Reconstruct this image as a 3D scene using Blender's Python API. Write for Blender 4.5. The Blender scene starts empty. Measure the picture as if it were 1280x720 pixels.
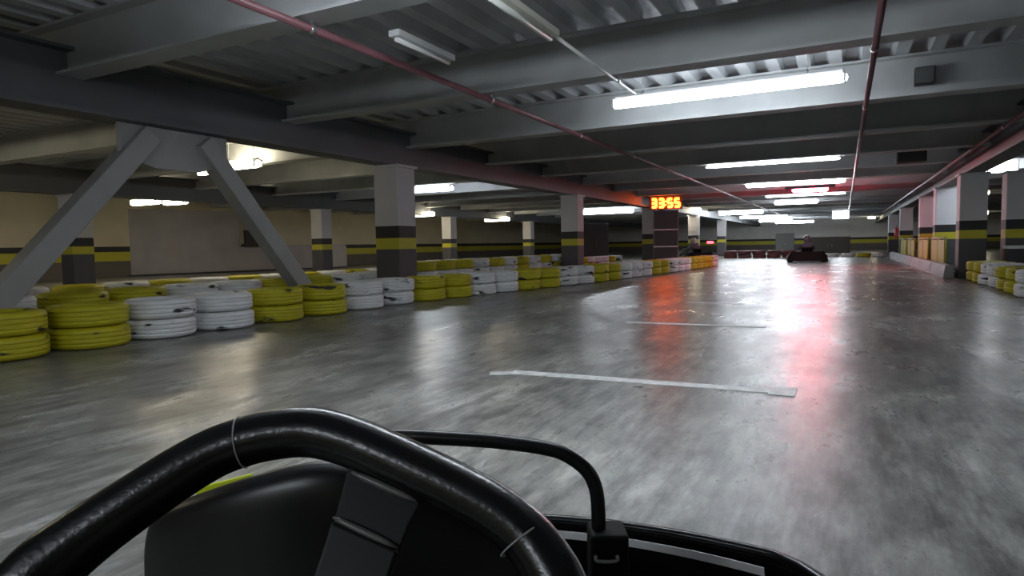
import bpy, bmesh, math, random
from mathutils import Vector, Matrix
random.seed(7)
SC = bpy.context.scene
COL = SC.collection
PI = math.pi

# ------------------------------------------------------------------ camera
F_PX = 807.0
CAM_H = 0.8
def cam_ray(px, py):
    return Vector(((px - 640) / F_PX, (360 - py) / F_PX, -1.0)).normalized()
_D = cam_ray(1055, 300)                       # along the hall
_X = -cam_ray(-930, 335)
_X = (_X - _D * _X.dot(_D)).normalized()
_Z = _X.cross(_D)
RCAM = Matrix((_X, _D, _Z))
YAW = math.atan2(RCAM[0][2], RCAM[1][2] * -1)  # heading of the camera about the vertical
EYE = Vector((0, 0, CAM_H))
def on_z(px, py, z):
    d = RCAM @ cam_ray(px, py)
    return EYE + d * ((z - CAM_H) / d.z)
cam = bpy.data.cameras.new('camera')
cam.lens = 36 * F_PX / 1280
cam.sensor_width = 36
cam.clip_start = 0.02
cam.clip_end = 200
cam_o = bpy.data.objects.new('camera', cam)
COL.objects.link(cam_o)
M4 = RCAM.to_4x4(); M4.translation = EYE
cam_o.matrix_world = M4
SC.camera = cam_o

# ------------------------------------------------------------------ materials
def new_mat(name):
    m = bpy.data.materials.new(name); m.use_nodes = True
    nt = m.node_tree
    return m, nt, nt.nodes, nt.links, nt.nodes['Principled BSDF']
def mat(name, col, rough=0.6, metal=0.0, var=0.0, scale=6.0, spec=0.5, bump=0.0, bscale=60.0):
    m, nt, N, L, b = new_mat(name)
    b.inputs['Roughness'].default_value = rough
    b.inputs['Metallic'].default_value = metal
    b.inputs['Specular IOR Level'].default_value = spec
    c = (*col, 1)
    b.inputs['Base Color'].default_value = c
    if var > 0:
        tc = N.new('ShaderNodeTexCoord'); nz = N.new('ShaderNodeTexNoise'); rp = N.new('ShaderNodeValToRGB')
        nz.inputs['Scale'].default_value = scale; nz.inputs['Detail'].default_value = 5
        rp.color_ramp.elements[0].position = 0.3; rp.color_ramp.elements[1].position = 0.7
        rp.color_ramp.elements[0].color = (*[x * (1 - var) for x in col], 1)
        rp.color_ramp.elements[1].color = (*[min(1, x * (1 + var)) for x in col], 1)
        L.new(tc.outputs['Object'], nz.inputs['Vector']); L.new(nz.outputs['Fac'], rp.inputs['Fac'])
        L.new(rp.outputs['Color'], b.inputs['Base Color'])
    if bump > 0:
        tc = N.new('ShaderNodeTexCoord'); nz = N.new('ShaderNodeTexNoise'); bp = N.new('ShaderNodeBump')
        nz.inputs['Scale'].default_value = bscale
        bp.inputs['Strength'].default_value = bump; bp.inputs['Distance'].default_value = 0.01
        L.new(tc.outputs['Object'], nz.inputs['Vector']); L.new(nz.outputs['Fac'], bp.inputs['Height'])
        L.new(bp.outputs['Normal'], b.inputs['Normal'])
    return m
def emit(name, col, strength):
    m, nt, N, L, b = new_mat(name)
    b.inputs['Base Color'].default_value = (0.8, 0.8, 0.8, 1)
    b.inputs['Emission Color'].default_value = (*col, 1)
    b.inputs['Emission Strength'].default_value = strength
    return m
def striped(name, stops, rough=0.6, var=0.12):
    """painted bands by height above the floor: [(z_from, colour), ...]"""
    m, nt, N, L, b = new_mat(name)
    b.inputs['Roughness'].default_value = rough
    g = N.new('ShaderNodeNewGeometry'); sx = N.new('ShaderNodeSeparateXYZ'); mp = N.new('ShaderNodeMath')
    mp.operation = 'DIVIDE'; mp.inputs[1].default_value = 4.0; mp.use_clamp = True
    rp = N.new('ShaderNodeValToRGB'); rp.color_ramp.interpolation = 'CONSTANT'
    els = rp.color_ramp.elements
    els[0].position = 0; els[0].color = (*stops[0][1], 1)
    els[1].position = stops[1][0] / 4; els[1].color = (*stops[1][1], 1)
    for z, c in stops[2:]:
        e = els.new(z / 4); e.color = (*c, 1)
    nz = N.new('ShaderNodeTexNoise'); nz.inputs['Scale'].default_value = 1.7; nz.inputs['Detail'].default_value = 6
    mr = N.new('ShaderNodeMapRange'); mr.inputs['From Min'].default_value = 0.3; mr.inputs['From Max'].default_value = 0.7
    mr.inputs['To Min'].default_value = 1 - var; mr.inputs['To Max'].default_value = 1.0
    mx = N.new('ShaderNodeMix'); mx.data_type = 'RGBA'; mx.blend_type = 'MULTIPLY'; mx.inputs[0].default_value = 1.0
    L.new(g.outputs['Position'], sx.inputs[0]); L.new(sx.outputs['Z'], mp.inputs[0]); L.new(mp.outputs[0], rp.inputs['Fac'])
    L.new(g.outputs['Position'], nz.inputs['Vector']); L.new(nz.outputs['Fac'], mr.inputs['Value'])
    L.new(rp.outputs['Color'], mx.inputs[6]); L.new(mr.outputs[0], mx.inputs[7]); L.new(mx.outputs[2], b.inputs['Base Color'])
    return m
def tyre_mat(name, col, scuff=(0.02, 0.02, 0.022), thr=0.6):
    """painted rubber: paint scuffed through to black in patches that differ from tyre to tyre"""
    m, nt, N, L, b = new_mat(name)
    b.inputs['Roughness'].default_value = 0.55
    tc = N.new('ShaderNodeTexCoord'); oi = N.new('ShaderNodeObjectInfo')
    mul = N.new('ShaderNodeVectorMath'); mul.operation = 'MULTIPLY'; mul.inputs[1].default_value = (1, 1, 3.5)
    off = N.new('ShaderNodeMath'); off.operation = 'MULTIPLY'; off.inputs[1].default_value = 40
    add = N.new('ShaderNodeVectorMath'); add.operation = 'ADD'
    nz = N.new('ShaderNodeTexNoise'); nz.inputs['Scale'].default_value = 3.2; nz.inputs['Detail'].default_value = 4
    rp = N.new('ShaderNodeValToRGB')
    rp.color_ramp.elements[0].position = thr; rp.color_ramp.elements[0].color = (0, 0, 0, 1)
    rp.color_ramp.elements[1].position = thr + 0.06; rp.color_ramp.elements[1].color = (1, 1, 1, 1)
    nz2 = N.new('ShaderNodeTexNoise'); nz2.inputs['Scale'].default_value = 9
    mr = N.new('ShaderNodeMapRange'); mr.inputs['To Min'].default_value = 0.72; mr.inputs['To Max'].default_value = 1.1
    m1 = N.new('ShaderNodeMix'); m1.data_type = 'RGBA'; m1.blend_type = 'MULTIPLY'; m1.inputs[0].default_value = 1
    m1.inputs[6].default_value = (*col, 1)
    m2 = N.new('ShaderNodeMix'); m2.data_type = 'RGBA'; m2.inputs[7].default_value = (*scuff, 1)
    L.new(tc.outputs['Object'], mul.inputs[0]); L.new(oi.outputs['Random'], off.inputs[0])
    L.new(mul.outputs[0], add.inputs[0]); L.new(off.outputs[0], add.inputs[1])
    L.new(add.outputs[0], nz.inputs['Vector']); L.new(add.outputs[0], nz2.inputs['Vector'])
    L.new(nz.outputs['Fac'], rp.inputs['Fac']); L.new(nz2.outputs['Fac'], mr.inputs['Value'])
    L.new(mr.outputs[0], m1.inputs[7]); L.new(rp.outputs['Color'], m2.inputs[0])
    L.new(m1.outputs[2], m2.inputs[6]); L.new(m2.outputs[2], b.inputs['Base Color'])
    return m

def floor_material():
    m, nt, N, L, b = new_mat('wet_concrete')
    g = N.new('ShaderNodeNewGeometry')
    mp = N.new('ShaderNodeMapping'); mp.inputs['Scale'].default_value = (1.0, 0.45, 1.0); mp.inputs['Rotation'].default_value = (0, 0, 0.2)
    L.new(g.outputs['Position'], mp.inputs['Vector'])
    def noise(s, d, r=0.55, vec=mp.outputs['Vector']):
        n = N.new('ShaderNodeTexNoise'); n.inputs['Scale'].default_value = s; n.inputs['Detail'].default_value = d
        n.inputs['Roughness'].default_value = r
        L.new(vec, n.inputs['Vector']); return n
    big = noise(0.5, 5, 0.6); mid = noise(2.2, 8, 0.7); grain = noise(15, 6, 0.75)
    mp2 = N.new('ShaderNodeMapping'); mp2.inputs['Scale'].default_value = (9.0, 1.5, 1.0); mp2.inputs['Rotation'].default_value = (0, 0, 0.06)
    L.new(g.outputs['Position'], mp2.inputs['Vector'])
    fine = noise(1.6, 7, 0.72, mp2.outputs['Vector'])                    # rubber and grit dragged along the racing direction
    def ramp(n, p0, c0, p1, c1):
        r = N.new('ShaderNodeValToRGB'); e = r.color_ramp.elements
        e[0].position = p0; e[0].color = (*c0, 1); e[1].position = p1; e[1].color = (*c1, 1)
        L.new(n.outputs['Fac'], r.inputs['Fac']); return r
    r1 = ramp(mid, 0.38, (0.13, 0.128, 0.122), 0.64, (0.42, 0.412, 0.39))
    r2 = ramp(big, 0.35, (0.62, 0.62, 0.64), 0.65, (1.1, 1.1, 1.08))
    r4 = ramp(fine, 0.37, (0.5, 0.5, 0.5), 0.62, (1.4, 1.4, 1.38))
    r3 = ramp(grain, 0.62, (0, 0, 0), 0.74, (0.6, 0.6, 0.6))             # pale worn specks and paint crumbs
    mu = N.new('ShaderNodeMix'); mu.data_type = 'RGBA'; mu.blend_type = 'MULTIPLY'; mu.inputs[0].default_value = 1
    mu2 = N.new('ShaderNodeMix'); mu2.data_type = 'RGBA'; mu2.blend_type = 'MULTIPLY'; mu2.inputs[0].default_value = 1
    L.new(r1.outputs['Color'], mu.inputs[6]); L.new(r2.outputs['Color'], mu.inputs[7])
    L.new(mu.outputs[2], mu2.inputs[6]); L.new(r4.outputs['Color'], mu2.inputs[7])
    mx = N.new('ShaderNodeMix'); mx.data_type = 'RGBA'; mx.inputs[7].default_value = (0.42, 0.41, 0.38, 1)
    L.new(r3.outputs['Color'], mx.inputs[0]); L.new(mu2.outputs[2], mx.inputs[6])
    L.new(mx.outputs[2], b.inputs['Base Color'])
    rr = N.new('ShaderNodeMapRange'); rr.inputs['From Min'].default_value = 0.3; rr.inputs['From Max'].default_value = 0.7
    rr.inputs['To Min'].default_value = 0.38; rr.inputs['To Max'].default_value = 0.22
    L.new(mid.outputs['Fac'], rr.inputs['Value']); L.new(rr.outputs[0], b.inputs['Roughness'])
    b.inputs['Specular IOR Level'].default_value = 0.55
    bp = N.new('ShaderNodeBump'); bp.inputs['Strength'].default_value = 0.4; bp.inputs['Distance'].default_value = 0.008
    ad = N.new('ShaderNodeMath'); ad.operation = 'MULTIPLY_ADD'; ad.inputs[1].default_value = 0.35
    L.new(grain.outputs['Fac'], ad.inputs[0]); L.new(mid.outputs['Fac'], ad.inputs[2])
    L.new(ad.outputs[0], bp.inputs['Height']); L.new(bp.outputs['Normal'], b.inputs['Normal'])
    return m

M = {}
M['floor'] = floor_material()
CREAM = (0.60, 0.55, 0.40); BROWN = (0.12, 0.105, 0.085); BLACK = (0.018, 0.018, 0.02); YELL = (0.50, 0.46, 0.03)
M['wall'] = striped('painted_wall', [(0, BROWN), (0.52, YELL), (0.82, BLACK), (1.0, CREAM)])
M['wall_grey'] = striped('painted_wall_grey', [(0, BROWN), (0.52, YELL), (0.82, BLACK), (1.0, (0.72, 0.71, 0.68))])
M['partition'] = mat('partition_paint', (0.36, 0.345, 0.36), 0.65, var=0.08, scale=1.5)
M['column'] = striped('column_paint', [(0, (0.075, 0.07, 0.078)), (0.775, YELL), (0.945, BLACK), (1.14, (0.55, 0.54, 0.55))])
M['column_plain'] = striped('column_paint_white', [(0, (0.06, 0.06, 0.065)), (0.775, YELL), (0.945, BLACK), (1.14, (0.72, 0.74, 0.78))])
M['deck'] = mat('galvanised_deck', (0.58, 0.60, 0.62), 0.5, var=0.2, scale=1.2)
M['beam'] = mat('grey_painted_steel', (0.50, 0.515, 0.52), 0.5, var=0.15, scale=1.3)
M['girder'] = mat('dark_grey_girder', (0.12, 0.125, 0.135), 0.55, var=0.15, scale=1.0)
M['brace'] = mat('brace_grey_steel', (0.33, 0.335, 0.33), 0.5, var=0.1, scale=2)
M['pipe_red'] = mat('red_sprinkler_pipe', (0.22, 0.095, 0.11), 0.28, var=0.2, scale=3)
M['conduit'] = mat('white_conduit', (0.72, 0.73, 0.70), 0.3)
M['batten'] = mat('pale_batten', (0.62, 0.64, 0.56), 0.4)
M['black_plastic'] = mat('black_plastic', (0.006, 0.006, 0.0065), 0.36, var=0.2, scale=20)
M['black_gloss'] = mat('black_gloss_plastic', (0.008, 0.008, 0.009), 0.22)
M['rim'] = mat('steering_rim_leather', (0.005, 0.005, 0.0055), 0.24, bump=0.05, bscale=260, spec=0.5)
M['stitch'] = mat('seam_thread', (0.30, 0.30, 0.30), 0.6)
M['black_metal'] = mat('black_powder_coat', (0.006, 0.006, 0.0065), 0.33)
M['matt_black'] = mat('matt_black_plastic', (0.006, 0.006, 0.006), 0.7, spec=0.2)
M['spoke'] = mat('satin_black_spoke', (0.006, 0.006, 0.0065), 0.45, spec=0.28)
M['edge_glint'] = mat('painted_edge_glint', (0.10, 0.097, 0.09), 0.3)  # pale grey stands in for light glinting off the black spoke edges
M['grey_metal'] = mat('grey_metal_trim', (0.75, 0.75, 0.76), 0.45)
M['steel'] = mat('bare_steel', (0.5, 0.5, 0.5), 0.3, metal=0.9)
M['green'] = mat('green_plastic', (0.02, 0.22, 0.11), 0.35)
M['white_plastic'] = mat('white_plastic', (0.75, 0.75, 0.73), 0.4)
M['bright_yellow'] = mat('yellow_plastic', (0.62, 0.72, 0.02), 0.4)
M['fence_yellow'] = mat('fence_yellow_paint', (0.40, 0.36, 0.010), 0.5, var=0.1, scale=5)
M['fence_white'] = mat('fence_white_paint', (0.50, 0.49, 0.30), 0.5)
M['line'] = mat('white_line_paint', (0.82, 0.82, 0.80), 0.5, var=0.25, scale=14)
M['kerb'] = mat('grey_kerb', (0.24, 0.24, 0.25), 0.5, var=0.2, scale=3)
M['dark_board'] = mat('dark_board', (0.035, 0.033, 0.038), 0.5)
M['grey_box'] = mat('grey_cabinet', (0.13, 0.135, 0.13), 0.5)
M['brown_box'] = mat('brown_board', (0.075, 0.06, 0.055), 0.6)
M['red_paint_and_bleed'] = mat('red_paint_and_bleed', (0.5, 0.03, 0.03), 0.35)
M['lamp_body'] = mat('lamp_housing', (0.7, 0.7, 0.7), 0.4)
M['ty_y'] = tyre_mat('yellow_tyre_paint', (0.56, 0.50, 0.014), thr=0.63)
M['ty_w'] = tyre_mat('white_tyre_paint', (0.85, 0.86, 0.87), thr=0.62)
M['ty_r'] = tyre_mat('red_tyre_paint', (0.22, 0.075, 0.08), thr=0.58)
M['rubber'] = mat('black_rubber', (0.014, 0.014, 0.015), 0.6)
M['suit_dark'] = mat('dark_racing_suit', (0.09, 0.08, 0.11), 0.7)
M['suit_grey'] = mat('grey_racing_suit', (0.08, 0.08, 0.09), 0.7)
M['helmet_dark'] = mat('dark_helmet', (0.13, 0.12, 0.15), 0.25)
M['helmet_pale'] = mat('pale_helmet', (0.55, 0.55, 0.58), 0.25)
M['visor'] = mat('smoked_visor', (0.02, 0.02, 0.025), 0.1)
COOL = (0.86, 0.93, 1.0); WARM = (1.0, 0.88, 0.62)
M['tube_strong'] = emit('cool_tube_strong', COOL, 10)
M['tube'] = emit('cool_tube', COOL, 9)
M['tube_warm'] = emit('warm_tube', WARM, 13)
M['tube_warm_fill'] = emit('warm_tube_fill', WARM, 16)
M['tube_near'] = emit('cool_tube_near', COOL, 8)
M['tube_far'] = emit('cool_tube_far', COOL, 17)
M['tube_low_fill'] = emit('cool_tube_low_fill', COOL, 5)
M['tube_fill'] = emit('cool_tube_fill', COOL, 17)  # for the added lamps out of view
M['tube_red'] = emit('red_tube', (1.0, 0.045, 0.09), 42)
M['led'] = emit('led_segments', (1.0, 0.13, 0.010), 5)
M['tail'] = emit('red_tail_light', (1.0, 0.03, 0.05), 3)

# ------------------------------------------------------------------ mesh helpers
def box(bm, c, s, rot=None):
    r = bmesh.ops.create_cube(bm, size=1.0)
    mtx = Matrix.Translation(Vector(c)) @ (rot.to_4x4() if rot else Matrix.Identity(4)) @ Matrix.Diagonal((*s, 1))
    bmesh.ops.transform(bm, matrix=mtx, verts=r['verts'])
def catmull(pts, n=6, closed=False):
    P = [Vector(p) for p in pts]; out = []
    m = len(P)
    rng = range(m) if closed else range(m - 1)
    for i in rng:
        p0 = P[(i - 1) % m] if closed or i > 0 else P[0]
        p1 = P[i]; p2 = P[(i + 1) % m]
        p3 = P[(i + 2) % m] if closed or i + 2 < m else P[-1]
        for k in range(n):
            t = k / n
            out.append(0.5 * ((2 * p1) + (p2 - p0) * t + (2 * p0 - 5 * p1 + 4 * p2 - p3) * t * t + (3 * p1 - p0 - 3 * p2 + p3) * t ** 3))
    if not closed: out.append(P[-1])
    return out
def tube(bm, pts, r, seg=12, closed=False, up=None):
    P = [Vector(p) for p in pts]; n = len(P)
    rad = r if isinstance(r, (list, tuple)) else [r] * n
    rings = []; prev = None
    for i in range(n):
        if closed: t = P[(i + 1) % n] - P[i - 1]
        else: t = P[min(i + 1, n - 1)] - P[max(i - 1, 0)]
        t.normalize()
        if prev is None:
            a = Vector((0, 0, 1)) if abs(t.z) < 0.9 else Vector((1, 0, 0))
            prev = (a - t * a.dot(t)).normalized()
        else:
            prev = (prev - t * prev.dot(t)).normalized()
        b = t.cross(prev)
        rings.append([bm.verts.new(P[i] + (prev * math.cos(2 * PI * k / seg) + b * math.sin(2 * PI * k / seg)) * rad[i]) for k in range(seg)])
    m = n if closed else n - 1
    for i in range(m):
        A, B = rings[i], rings[(i + 1) % n]
        for k in range(seg):
            f = bm.faces.new((A[k], A[(k + 1) % seg], B[(k + 1) % seg], B[k])); f.smooth = True
    if not closed:
        bm.faces.new(list(reversed(rings[0]))); bm.faces.new(rings[-1])
def lathe(bm, prof, seg=32, axis='Z', c=(0, 0, 0), closed=True, smooth=True):
    rings = []
    for k in range(seg):
        a = 2 * PI * k / seg; ca, sa = math.cos(a), math.sin(a); ring = []
        for r, z in prof:
            if axis == 'Z': p = (r * ca, r * sa, z)
            elif axis == 'X': p = (z, r * ca, r * sa)
            else: p = (r * ca, z, r * sa)
            ring.append(bm.verts.new(Vector(p) + Vector(c)))
        rings.append(ring)
    n = len(prof)
    for k in range(seg):
        A, B = rings[k], rings[(k + 1) % seg]
        for i in range(n if closed else n - 1):
            j = (i + 1) % n
            f = bm.faces.new((A[i], A[j], B[j], B[i])); f.smooth = smooth
    if not closed:
        for i in (0, n - 1):
            bm.faces.new([rings[k][i] for k in range(seg)])
def prism(bm, poly, ext):
    """extrude a planar 3-D polygon by vector ext"""
    e = Vector(ext)
    a = [bm.verts.new(Vector(p)) for p in poly]; b = [bm.verts.new(Vector(p) + e) for p in poly]
    n = len(poly)
    bm.faces.new(a); bm.faces.new(list(reversed(b)))
    for i in range(n): bm.faces.new((a[i], b[i], b[(i + 1) % n], a[(i + 1) % n]))
def bar(bm, p, q, w, h):
    """rectangular bar from p to q"""
    p, q = Vector(p), Vector(q); t = (q - p); L = t.length; t.normalize()
    rot = t.to_track_quat('X', 'Z').to_matrix()
    box(bm, (p + q) / 2, (L, w, h), rot)
def build(name, bm, m, parent=None, bevel=0.0, smooth=False, loc=None):
    bmesh.ops.recalc_face_normals(bm, faces=bm.faces)
    me = bpy.data.meshes.new(name); bm.to_mesh(me); bm.free()
    me.materials.append(m)
    if smooth:
        for p in me.polygons: p.use_smooth = True
    o = bpy.data.objects.new(name, me); COL.objects.link(o)
    if loc: o.location = loc
    if parent: o.parent = parent
    if bevel > 0:
        md = o.modifiers.new('Bevel', 'BEVEL'); md.width = bevel; md.segments = 3; md.limit_method = 'ANGLE'
    return o
def BM(): return bmesh.new()
def tag(o, label=None, cat=None, group=None, kind=None):
    if label: o['label'] = label
    if cat: o['category'] = cat
    if group: o['group'] = group
    if kind: o['kind'] = kind
    return o
def empty(name, loc=(0, 0, 0), rz=0, label=None, cat=None, group=None):
    o = bpy.data.objects.new(name, None); COL.objects.link(o)
    o.location = loc; o.rotation_euler = (0, 0, rz); o.empty_display_size = 0.2
    return tag(o, label, cat, group)
def copy_tree(o, parent=None):
    c = o.copy(); COL.objects.link(c)
    if parent: c.parent = parent
    for ch in [x for x in bpy.data.objects if x.parent == o]: copy_tree(ch, c)
    return c
ORD = ['zeroth', 'first', 'second', 'third', 'fourth', 'fifth', 'sixth', 'seventh', 'eighth', 'ninth', 'tenth', 'eleventh', 'twelfth',
       'thirteenth', 'fourteenth', 'fifteenth', 'sixteenth', 'seventeenth', 'eighteenth', 'nineteenth', 'twentieth']

# ------------------------------------------------------------------ the hall
XL, XR, Y0, Y1 = -21.0, 10.5, -6.0, 58.0
Z_LOW, Z_HIGH = 2.86, 2.96
bm = BM(); box(bm, ((XL + XR) / 2, (Y0 + Y1) / 2, -0.1), (XR - XL + 0.6, Y1 - Y0 + 0.6, 0.2))
tag(build('floor', bm, M['floor']), 'dark wet polished concrete floor of the indoor track', kind='structure')
# profiled steel deck: ribs run along the hall
bm = BM(); pitch = 0.33; x = XL - 0.3; prof = []
while x < XR + 0.3:
    prof += [(x, Z_LOW), (x + 0.13, Z_LOW), (x + 0.165, Z_HIGH), (x + 0.295, Z_HIGH)]
    x += pitch
va = [bm.verts.new((px, Y0 - 0.3, pz)) for px, pz in prof]; vb = [bm.verts.new((px, Y1 + 0.3, pz)) for px, pz in prof]
ta = [bm.verts.new((prof[0][0], Y0 - 0.3, 3.12)), bm.verts.new((prof[-1][0], Y0 - 0.3, 3.12))]
tb = [bm.verts.new((prof[0][0], Y1 + 0.3, 3.12)), bm.verts.new((prof[-1][0], Y1 + 0.3, 3.12))]
for i in range(len(prof) - 1): bm.faces.new((va[i], va[i + 1], vb[i + 1], vb[i]))
bm.faces.new((ta[0], ta[1], tb[1], tb[0]))
bm.faces.new((va[0], vb[0], tb[0], ta[0])); bm.faces.new((va[-1], ta[1], tb[1], vb[-1]))
tag(build('ceiling', bm, M['deck']), 'grey ribbed steel deck ceiling', kind='structure')
def wall(name, c, s, m, label):
    bm = BM(); box(bm, c, s); return tag(build(name, bm, m), label, kind='structure')
wall('wall_left', (XL - 0.15, (Y0 + Y1) / 2, 1.43), (0.3, Y1 - Y0, 2.86), M['wall'], 'cream wall with black and yellow bands on the far left')
wall('wall_right', (XR + 0.15, (Y0 + Y1) / 2, 1.43), (0.3, Y1 - Y0, 2.86), M['wall'], 'cream banded wall beyond the right columns')
wall('wall_front', ((XL + XR) / 2, Y1 + 0.15, 1.43), (XR - XL, 0.3, 2.86), M['wall_grey'], 'pale banded wall closing the far end')
wall('wall_back', ((XL + XR) / 2, Y0 - 0.15, 1.43), (XR - XL, 0.3, 2.86), M['wall'], 'cream banded wall behind the camera')

# cross beams: I sections every 2.6 m
def ibeam(y):
    bm = BM(); w = XR - XL; cx = (XL + XR) / 2
    box(bm, (cx, y, 2.412), (w, 0.24, 0.024)); box(bm, (cx, y, 2.848), (w, 0.24, 0.024)); box(bm, (cx, y, 2.63), (w, 0.03, 0.412))
    return bm
by = [24.3 + 2.6 * k for k in range(-11, 13)]
for i, y in enumerate(by):
    tag(build('ceiling_beam', ibeam(y), M['beam']), 'grey steel cross beam carrying the ribbed deck', 'beam', 'cross beams under the deck', 'structure')
# long girders over the column rows
for gx, lab in ((-6.32, 'dark deep girder over the columns behind the tyre wall'), (2.27, 'dark deep girder over the right-hand columns'), (-15.0, 'dark deep girder in the far left bay')):
    bm = BM(); L = Y1 - Y0; cy = (Y0 + Y1) / 2
    box(bm, (gx, cy, 2.10), (0.34, L, 0.04)); box(bm, (gx, cy, 2.37), (0.08, L, 0.52)); box(bm, (gx, cy, 2.63), (0.34, L, 0.03))
    tag(build('ceiling_girder', bm, M['girder']), lab, 'girder', None, 'structure')

# ------------------------------------------------------------------ columns
def column(x, y, w, label, m='column', top=2.08):
    root = empty('column', (x, y, 0), 0, label, 'column', 'banded concrete columns'); root['kind'] = 'thing'
    bm = BM(); box(bm, (0, 0, top / 2), (w, w, top)); build('shaft', bm, M[m], root, bevel=0.02)
    bm = BM(); box(bm, (0, 0, 0.05), (w + 0.04, w + 0.04, 0.10)); build('plinth', bm, M['dark_board'], root, bevel=0.015)
    bm = BM(); box(bm, (0, 0, top - 0.02), (w + 0.06, w + 0.06, 0.04)); build('cap_plate', bm, M['beam'], root)
    return root
WHERE = {8.3: 'nearest', 15.8: 'second', 23.4: 'third', 31.2: 'fourth', 39.0: 'fifth'}
for y, n in WHERE.items():
    column(-6.32, y, 0.46, f'grey column with black and yellow bands, {n} one behind the left tyre wall')
for y, n in WHERE.items():
    column(-15.0, y, 0.46, f'shadowed banded column in the far left bay, {n} of its row')
for y, n, m in ((15.8, 'nearest', 'column'), (19.7, 'second', 'column_plain'), (23.4, 'third', 'column_plain'), (31.2, 'fourth', 'column_plain'), (39.0, 'fifth', 'column_plain')):
    column(2.27, y, 0.46, f'{"white" if m != "column" else "grey"} banded column, {n} along the right side of the track', m)
column(3.02, 15.8, 0.46, 'grey banded column at the right edge, beside the nearest right column')

# chevron brace between the columns on the left
br = empty('chevron_brace', (-6.32, 4.55, 0), 0, 'grey steel chevron brace, two slanting legs, standing behind the left tyre wall', 'steel brace')
def brace_leg(y0, y1):
    bm = BM(); bar(bm, (0, y0, 0.02), (0, y1, 2.0), 0.20, 0.20); return bm
build('brace_leg', brace_leg(-2.07, -0.30), M['brace'], br, bevel=0.01)
build('brace_leg', brace_leg(1.95, 0.30), M['brace'], br, bevel=0.01)
bm = BM(); prism(bm, [(-0.02, -0.62, 1.76), (-0.02, -0.25, 1.66), (-0.02, 0.25, 1.66), (-0.02, 0.62, 1.76), (-0.02, 0.62, 2.075), (-0.02, -0.62, 2.075)], (0.04, 0, 0))
build('gusset_plate', bm, M['brace'], br)
for y in (-2.08, 1.97):
    bm = BM(); box(bm, (0, y, 0.015), (0.42, 0.5, 0.03)); build('foot_plate', bm, M['brace'], br)

# ------------------------------------------------------------------ lamps
def lamp(a, b, z, wid, m, label, group, hung=True, y=None, xmin=None, xmax=None, name='ceiling_light', h=None):
    p, q = on_z(*a, z), on_z(*b, z)
    yy = (p.y + q.y) / 2 if y is None else y
    x0, x1 = p.x, q.x
    if xmin is not None: x0 = max(x0, xmin); x1 = max(x1, x0 + 0.6)
    if xmax is not None: x1 = min(x1, xmax)
    L = x1 - x0
    root = empty(name, ((x0 + x1) / 2, yy, z), 0, label, 'ceiling light', group)
    h = h or wid * 0.7
    bm = BM(); n = 18; e = min(0.06, L * 0.1)
    prof = [(0.0, -L / 2), (0.7, -L / 2 + e * 0.2), (1.0, -L / 2 + e), (1.0, L / 2 - e), (0.7, L / 2 - e * 0.2), (0.0, L / 2)]
    lathe(bm, prof, n, 'X', closed=False)
    bmesh.ops.transform(bm, matrix=Matrix.Diagonal((1, wid / 2, h / 2, 1)), verts=bm.verts)
    build('diffuser', bm, m, root)
    bm = BM(); box(bm, (0, 0, h / 2 + 0.016), (L * 0.96, min(0.07, wid * 0.5), 0.04)); build('housing', bm, M['lamp_body'], root, bevel=0.006)
    for s in (-1, 1):
        bm = BM(); box(bm, (s * (L / 2 - 0.03), 0, 0.01), (0.02, wid * 1.02, h * 1.02)); build('end_clip', bm, M['lamp_body'], root)
    if hung:
        for s in (-1, 1):
            bm = BM(); tube(bm, [(s * L * 0.35, 0, h / 2 + 0.03), (s * L * 0.35, 0, 2.89 - z)], 0.006, 6); build('hanger', bm, M['lamp_body'], root)
    return root
G1 = 'strip lights over the track'
lamp((765, 132), (1060, 96), 2.49, 0.14, M['tube_near'], 'long thick bright strip light, largest and nearest over the track', G1)
lamp((880, 208), (1050, 193), 2.355, 0.07, M['tube'], 'thin strip light, second from the camera over the track', G1, False, 13.9)
lamp((930, 231), (1057, 222), 2.355, 0.17, M['tube_strong'], 'thick strip light just above the red light', G1, False, 19.1)
lamp((955, 245), (1057, 239), 2.355, 0.08, M['tube'], 'thin strip light partly behind the red light', G1, False, 24.3)
lamp((970, 255), (1022, 250), 2.355, 0.22, M['tube'], 'short thick strip light just below the red light', G1, False)
lamp((893, 268), (950, 263), 2.33, 0.30, M['tube_far'], 'distant strip light right of the red timing display', G1, True, None, -5.9, -3.7)
lamp((922, 274), (980, 268), 2.33, 0.22, M['tube'], 'distant strip light, lower right of the one beside the display', G1, True, None, -5.9)
lamp((952, 277), (988, 274), 2.20, 0.22, M['tube_far'], 'far strip light above the kart ahead, left one', G1, True, None, -5.9)
lamp((972, 279), (1016, 276), 2.10, 0.20, M['tube_far'], 'far strip light above the kart ahead, right one', G1)
lamp((1058, 281), (1084, 278.5), 2.12, 0.24, M['tube_warm'], 'far warm strip light, lowest one at the end of the hall', G1)
lamp((1083, 274), (1097, 270), 2.33, 0.18, M['tube_warm'], 'far small strip light above the right wall end', G1)
lamp((1044, 278), (1059, 275), 2.30, 0.18, M['tube_warm'], 'far small strip light under the bright square light', G1)
rl = lamp((992, 240), (1036, 237), 2.29, 0.22, M['tube_red'], 'glowing red strip light over the middle of the track', 'red track light', False, 20.9, name='red_ceiling_light', h=0.15)
bm = BM(); prism(bm, [(-0.66, -0.16, 0.02), (-0.66, -0.12, 0.097), (-0.66, 0.12, 0.097), (-0.66, 0.16, 0.02), (-0.66, 0.17, 0.02), (-0.66, 0.13, 0.107), (-0.66, -0.13, 0.107), (-0.66, -0.17, 0.02)], (1.32, 0, 0)); build('spill_shield', bm, M['dark_board'], rl)  # shield added above the tube to keep red light off the beam
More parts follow.
